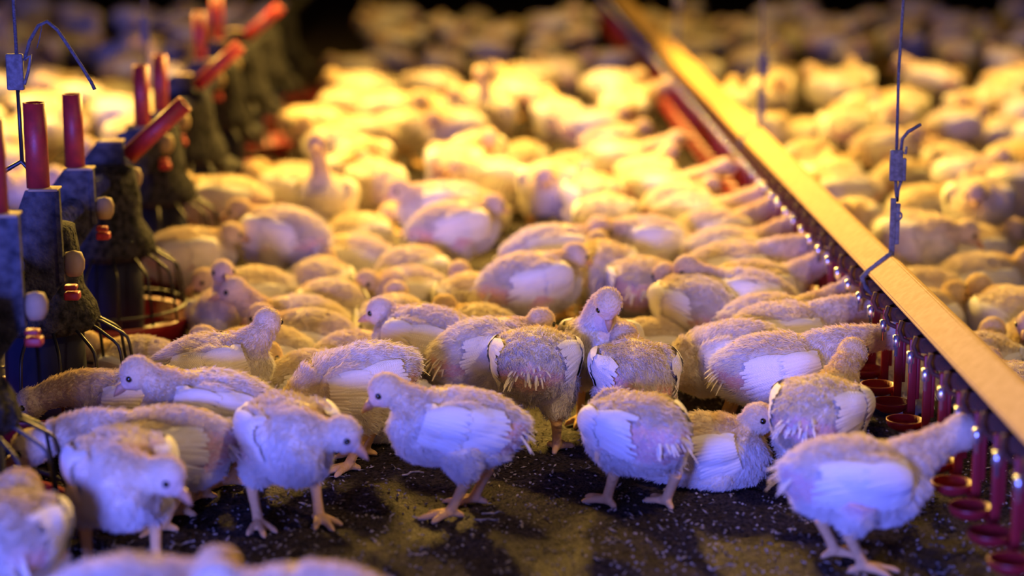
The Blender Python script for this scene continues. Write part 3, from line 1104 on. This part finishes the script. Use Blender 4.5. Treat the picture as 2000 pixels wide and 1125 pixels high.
# mode F: pixel of the feet on the litter; B: pixel of the top of the back. yaw 0 faces the rail, 90 away, 180 the feeders, 270 the camera
HAND = [
    # --- birds on the open litter
    ('F', 888, 1000, 184, 'alert', 1, 1.00, 'white chick standing side-on alone in the middle of the open litter, facing the feeders'),
    ('F', 1672, 1104, 8, 'drink', 1, 1.02, 'chick stretching its neck to a steel nipple of the drinker rail, nearest the camera'),
    ('F', 1236, 985, 118, 'peck_low', 1, 1.04, 'plump chick seen from behind with its head hidden, beside the one lying on the litter'),
    ('F', 1372, 930, -10, 'sit_lift', 1, 0.98, 'chick lying on the open litter with its head raised towards the rail'),
    ('B', 1606, 728, 62, 'drink', 2, 1.04, 'chick with a bald pinkish back, seen from behind, looking towards the red drip cups'),
    ('F', 1512, 860, 6, 'drink_low', 3, 1.02, 'big-winged chick standing side-on with its tail to the crowd and beak at the drip cups'),
    ('F', 1392, 824, 192, 'peck', 1, 0.98, 'chick bending its head right down to the litter behind the big-winged one'),
    ('B', 1540, 596, 6, 'drink_low', 1, 1.02, 'chick behind the big-winged one whose dark-eyed head shows just above its neighbour\'s'),
    ('B', 1248, 655, 96, 'hunch', 1, 1.02, 'hunched ruffled chick seen square from behind, bare pinkish rump, above the lying one'),
    ('F', 1142, 836, 262, 'preen', 1, 1.00, 'preening chick with its bill tucked down on its breast'),
    ('F', 1050, 858, 82, 'peck_in', 2, 1.06, 'ruffled chick seen from behind, tail tuft to the camera, next to the preening one'),
    ('B', 950, 612, 26, 'hunch', 2, 1.03, 'chick with a large bald bluish flank behind the white one standing alone'),
    ('B', 846, 604, 148, 'hunch', 3, 1.02, 'round-backed chick pressed against the bald-flanked one'),
    ('B', 842, 668, 95, 'sit', 1, 1.00, 'small low chick seen from behind just over the head of the white one standing alone'),
    ('F', 690, 895, 200, 'peck', 2, 1.04, 'chick bending down with its raised tail tuft and broad white wing towards the camera'),
    ('F', 566, 1022, 292, 'hunch_left', 1, 1.04, 'hunched chick facing the camera with a dark-tipped bill turned towards the rail'),
    ('F', 236, 1108, 282, 'hunch_left', 2, 1.06, 'blurred bluish-white chick facing the camera with its head bowed, beside the front wire grill'),
    ('F', 30, 1215, 96, 'eat', 3, 1.06, 'blurred pinkish chick at the frame edge under the nearest wire grill'),
    ('B', 255, 1084, 10, 'hunch', 2, 1.05, 'strongly blurred pale back at the bottom edge below the bluish-white chick'),
    ('B', 600, 1102, 175, 'hunch', 3, 1.10, 'strongly blurred pale back at the bottom edge below the hunched front-facing chick'),
    ('B', 295, 800, 182, 'eat', 1, 1.08, 'long bluish chick feeding with its dark-eyed head at the nearest wire grill'),
    ('B', 402, 722, 186, 'alert', 2, 1.02, 'chick with an upright dark-eyed head and dark wing edge, facing the feeders'),
    ('B', 268, 712, 184, 'eat', 2, 1.0, 'dark-eyed chick feeding through the fanned wire bars of the dusty feeder'),
    ('B', 225, 668, 160, 'sit', 2, 1.00, 'chick with a bright fluffy tail close against the red pan rim'),
    ('F', 428, 858, 12, 'alert_side', 1, 1.00, 'bluish-faced chick with upright neck, looking to the rail over its dark-winged neighbour'),
    ('B', 610, 668, 10, 'sit_sleep', 1, 1.02, 'white-winged resting chick between the upright-necked one and the bending one'),
    ('B', 405, 655, 8, 'sit', 3, 1.04, 'long-backed chick lying directly in front of the clear red pan rim'),
    ('B', 418, 562, 278, 'sit_stretch', 1, 1.0, 'chick with a thin neck stretched straight up beside the arched feeder wires'),
    ('B', 592, 560, 190, 'sit_up', 2, 1.06, 'chick with a curved neck and dark eye facing the feeders, behind the thin-necked one'),
    ('B', 520, 612, 190, 'sit', 1, 1.02, 'low chick whose dark-eyed face shows just under the curved-neck one'),
    ('B', 600, 580, 155, 'sit', 2, 1.02, 'lavender-sided resting chick behind the white-winged resting one'),
    ('B', 668, 548, 118, 'sit_sleep', 2, 0.98, 'narrow ridge-backed resting chick behind the lavender-sided one'),
    ('B', 764, 564, 84, 'sit', 3, 1.06, 'two-lobed round chick seen from behind with a purple rump'),
    ('B', 690, 628, 40, 'sit_sleep', 1, 0.96, 'low fluffy-backed resting chick in front of the two-lobed round one'),
    ('B', 902, 520, 98, 'sit', 1, 1.04, 'squat chick seen from behind between dark gaps, midway in the crowd'),
    ('B', 940, 582, 130, 'sit', 2, 1.02, 'low arched back showing just above the bald-flanked chick'),
    ('B', 812, 478, 60, 'sit_sleep', 2, 1.06, 'bright-topped resting chick behind the two-lobed round one'),
    ('B', 752, 524, 215, 'sit', 1, 1.00, 'small lavender resting chick squeezed before the bright-topped one'),
    ('B', 1098, 432, 14, 'hunch', 2, 1.06, 'hunched chick with dark-eyed head drawn in, mid-crowd, topmost of a tight pair'),
    ('B', 1034, 486, 30, 'hunch', 1, 1.08, 'large hunched chick with a dusky purple flank, nearer of a tight pair'),
    ('F', 1182, 655, 92, 'hunch', 3, 1.00, 'pale two-lobed chick standing with its back turned beside the dusky purple pair'),
    ('B', 1378, 524, 184, 'alert', 1, 1.00, 'chick with a dark eye and bent yellowish head facing the feeders, mid-crowd'),
    ('F', 1244, 680, 84, 'peck_in', 1, 1.00, 'ruffled golden-winged chick seen from behind below the dark-eyed mid-crowd one'),
    ('F', 1342, 728, 116, 'hunch', 2, 1.02, 'chick with folded wings and pinkish rump behind the hunched ruffled one'),
    ('B', 1268, 600, 175, 'sit_sleep', 1, 0.94, 'small resting head and shoulder showing beside the folded-wing chick'),
    ('B', 1445, 478, 8, 'drink_low', 1, 1.04, 'long slim-backed chick reaching to the far drip cups'),
    ('B', 1440, 440, 20, 'drink', 2, 1.02, 'long-backed chick just behind the slim-backed one at the far drip cups'),
    ('B', 1528, 520, 12, 'drink', 3, 1.00, 'curled-looking chick drinking with an arched golden back'),
    ('B', 1560, 570, 14, 'drink', 1, 1.00, 'round-backed drinking chick just above the head of the big-winged one\'s neighbour'),
    ('B', 1240, 420, 205, 'hunch', 1, 1.08, 'large side-on chick with a shaded flank, middle of the yellow-lit crowd'),
    ('B', 1425, 402, 24, 'drink', 1, 1.02, 'stretched chick with a straight bright back, third back in the drinking row'),
    ('B', 1180, 372, 72, 'hunch', 2, 1.02, 'chick lit bright along one side and dark on the other, mid-crowd'),
    ('B', 1072, 312, 262, 'hunch', 3, 1.10, 'big round bright-breasted chick facing the camera in the yellow light'),
    ('B', 890, 398, 28, 'hunch', 1, 1.06, 'bright-shouldered chick with a dark hollow below, mid-crowd'),
    ('B', 646, 345, 262, 'stretch', 1, 1.04, 'tall chick with its neck stretched up high above the yellow-lit crowd'),
    ('B', 690, 398, 40, 'sit', 1, 1.02, 'small chick resting at the foot of the tall stretched one'),
    ('B', 686, 448, 170, 'sit_up', 1, 0.98, 'chick with an arched bright head in front of the tall stretched one'),
    ('B', 552, 408, 150, 'hunch', 2, 1.12, 'large smooth-sided chick standing past the blurred red pan'),
    ('B', 590, 484, 80, 'sit', 2, 0.98, 'ruffled little chick in front of the large smooth-sided one'),
    ('B', 505, 500, 200, 'sit', 3, 1.00, 'resting chick in shade in front of the blurred red pan'),
    ('W', -0.655, 4.70, 20, 'hunch', 3, 0.97, 'large bright-backed chick close behind the arched feeder wires'),
    ('W', -0.66, 5.37, 172, 'hunch', 1, 1.06, 'bright fluffy chick standing at the blurred red pan'),
    ('B', 1368, 374, 4, 'drink', 2, 1.02, 'fourth chick back in the drinking row, bright golden back'),
    ('B', 1330, 352, 32, 'hunch', 1, 1.02, 'fifth chick back in the drinking row, neck drawn in'),
    ('B', 1300, 326, 2, 'drink', 1, 1.04, 'sixth chick back in the drinking row, glaring yellow'),
    ('B', 1262, 300, 50, 'alert', 1, 1.02, 'farthest chick made out in the drinking row'),
    ('B', 1232, 452, 30, 'sit', 3, 1.04, 'small resting chick under the large side-on one mid-crowd'),
    # --- beyond the drinker rail
    ('B', 1925, 486, 8, 'sit', 2, 1.06, 'long bluish chick lying beyond the rail with a lit upper edge'),
    ('B', 1800, 520, 160, 'sit', 1, 1.08, 'brown-shaded chick lying close behind the rail near the hook'),
    ('B', 1938, 556, 110, 'sit', 3, 1.06, 'bluish round chick beyond the rail, back turned'),
    ('B', 1850, 560, 30, 'sit', 2, 1.00, 'shaded chick wedged between the rail and the bluish round one'),
    ('B', 1920, 636, 60, 'sit', 1, 1.06, 'smooth bluish chick beyond the rail, second from the front'),
    ('B', 1985, 696, 100, 'sit', 2, 1.06, 'blue chick cut by the frame edge beyond the rail, nearest of those'),
    ('B', 1990, 600, 250, 'sit_up', 1, 1.00, 'chick half cut by the frame edge beyond the rail, head raised'),
    ('B', 1915, 345, 250, 'hunch', 3, 1.14, 'brightest big chick beyond the rail, standing'),
    ('B', 1905, 428, 10, 'sit', 1, 1.08, 'chick with a flat lit back lying under the brightest big one'),
    ('B', 1740, 650, 80, 'sit', 3, 0.92, 'deep blue chick tucked low in the shade behind the red drip cups'),
    ('F', 1716, 790, 100, 'sit', 2, 0.92, 'blue-shaded chick crouching under the drip cups by the bald-backed one'),
    ('F', 800, 850, 60, 'sit_sleep', 2, 0.94, 'dark shaded chick low behind the white one standing alone'),
]
RECS = []
for rec in HAND:
    mode, u, v, yaw, pose, seed, sc, lb = rec
    q = Vector((u, v, 0)) if mode == 'W' else on_z(u, v, 0.0 if mode == 'F' else back_h(pose) * sc)
    BIRDS.append((q.x, q.y, 0))
    RECS.append([q.x, q.y, yaw, pose, seed, sc, lb, None, q.y < 5.0, 0.25 if mode == 'F' else 0.8, 0.04 if mode == 'F' else 0.08])

# --- the rest of the flock, farther back
rnd = random.Random(21)
FACE = {0: 'facing the rail', 90: 'seen from behind', 180: 'facing the feeders', 270: 'facing the camera'}
POSTURE = {'hunch': 'standing', 'hunch_left': 'standing', 'alert': 'upright', 'drink': 'reaching', 'stretch': 'long-necked', 'sit': 'resting', 'sit_left': 'resting', 'sit_right': 'resting', 'sit_sleep': 'dozing', 'peck_in': 'bowed'}


def free(x, y, dmin):
    for a, b, _ in BIRDS:
        if (a - x) ** 2 + (b - y) ** 2 < dmin * dmin:
            return False
    if abs(x - FX) < 0.24:
        return False
    if abs(x - (RX - 0.04)) < 0.15:
        return False
    return True


def region(x, y):
    if x > RX:
        return 'beyond the drinker rail', ('near' if y < 6 else 'yellow-lit' if y < 8.3 else 'dim brown')
    if x < FX:
        return 'behind the feeder row', ('bright' if y < 7 else 'dim brown')
    b = 'mid-crowd' if y < 5.6 else 'bright yellow-lit' if y < 7.2 else 'golden blurred' if y < 8.8 else 'dim brown'
    s = 'beside the feeders' if x < -0.33 else 'by the drinker rail' if x > 0.38 else 'in the middle aisle'
    return s, b


want = 300 - len(BIRDS)
fill = []
tries = 0
while len(fill) < want and tries < 60000:
    tries += 1
    y = 4.75 + (11.8 - 4.75) * rnd.random() ** 0.85
    x = rnd.uniform(-0.275, 0.285) * y
    u, v = to_px((x, y, 0.1))
    if u < -60 or u > 2060:
        continue
    dmin = 0.185 + 0.012 * max(0, y - 5)
    if not free(x, y, dmin):
        continue
    pose = rnd.choices(['hunch', 'sit', 'sit_left', 'sit_right', 'alert', 'sit_sleep', 'hunch_left', 'stretch', 'peck_in'], [32, 10, 6, 6, 16, 5, 18, 4, 7])[0]
    face = rnd.choice((0, 90, 180, 270))
    if pose == 'stretch' and y < 7.2:
        pose = 'hunch'
    if abs(x - RX + 0.25) < 0.14:
        pose, face = rnd.choice(('drink', 'hunch', 'alert', 'sit')), rnd.choice((0, 0, 90))
    if abs(x - FX - 0.30) < 0.12:
        face = 180
    BIRDS.append((x, y, 'sit' in pose))
    fill.append((x, y, face, pose))
for x, y, face, pose in fill:
    s, b = region(x, y)
    lb = '%s %s chick %s %s' % (b, POSTURE[pose], FACE[face], s)
    RECS.append([x, y, face + rnd.uniform(-42, 42), pose, rnd.choice((1, 2)), rnd.uniform(0.96, 1.10), lb,
                 'flock ' + s + ', ' + b + ' ' + POSTURE[pose] + ' ' + FACE[face], False, 1.0, 0.16])


def discs(r):
    c, sn = math.cos(R(r[2])), math.sin(R(r[2]))
    out = [(r[0] + c * a * r[5], r[1] + sn * a * r[5], q * r[5]) for a, q in ((-0.058, 0.064), (0.032, 0.070))]
    h = POSES[r[3]]['head']
    if h[2] < 0.16:
        out.append((r[0] + (c * h[0] - sn * h[1]) * r[5], r[1] + (sn * h[0] + c * h[1]) * r[5], 0.030))
    return out


# birds jostle: neighbours that would share room step apart
START = [(r[0], r[1]) for r in RECS]
for it in range(90):
    D_ = [discs(r) for r in RECS]
    for a in range(len(RECS)):
        for b in range(a + 1, len(RECS)):
            ra, rb = RECS[a], RECS[b]
            if abs(ra[1] - rb[1]) > 0.34 or abs(ra[0] - rb[0]) > 0.34:
                continue
            mx = my = 0.0
            for (x1, y1, q1) in D_[a]:
                for (x2, y2, q2) in D_[b]:
                    dx, dy = x2 - x1, y2 - y1
                    d = math.hypot(dx, dy) + 1e-6
                    o_ = q1 + q2 - d
                    if o_ > 0:
                        mx += dx / d * o_ * 0.3
                        my += dy / d * o_ * 0.3
            if mx or my:
                wa, wb = ra[9] / (ra[9] + rb[9]), rb[9] / (ra[9] + rb[9])
                mx, my = mx * 0.22, my * 1.3
                ra[0] -= mx * wa
                ra[1] -= my * wa
                rb[0] += mx * wb
                rb[1] += my * wb
    for r in RECS:
        for (x1, y1, q1) in discs(r)[:2]:
            if r[3] != 'eat':
                for fy, _ in FEED:
                    dx, dy = x1 - FX, y1 - fy
                    d = math.hypot(dx, dy) + 1e-6
                    o_ = 0.178 + q1 - d
                    if o_ > 0:
                        r[0] += dx / d * o_ * 0.5 * r[9]
                        r[1] += dy / d * o_ * 0.5 * r[9]
            gap = RX - 0.085 - x1 if x1 < RX - 0.05 else x1 - (RX + 0.0)
            if gap < q1 and r[2] > -400:
                r[0] += (-(q1 - gap) if x1 < RX - 0.05 else (q1 - gap)) * 0.4 * r[9]
    for r, (x0, y0) in zip(RECS, START):
        dx, dy = r[0] - x0, r[1] - y0
        d = math.hypot(dx, dy)
        if d > r[10]:
            r[0], r[1] = x0 + dx / d * r[10], y0 + dy / d * r[10]
for x, y, yaw, pose, seed, sc, lb, grp, hi, _, _ in RECS:
    put_chicken(x, y, yaw, pose, seed, sc, lb, grp, hi)
for o in list(PROTO.values()):
    if 'unused' in o:
        for c in list(o.children):
            bpy.data.objects.remove(c)
        bpy.data.objects.remove(o)
print('chickens', len(BIRDS), 'protos', len(PROTO))
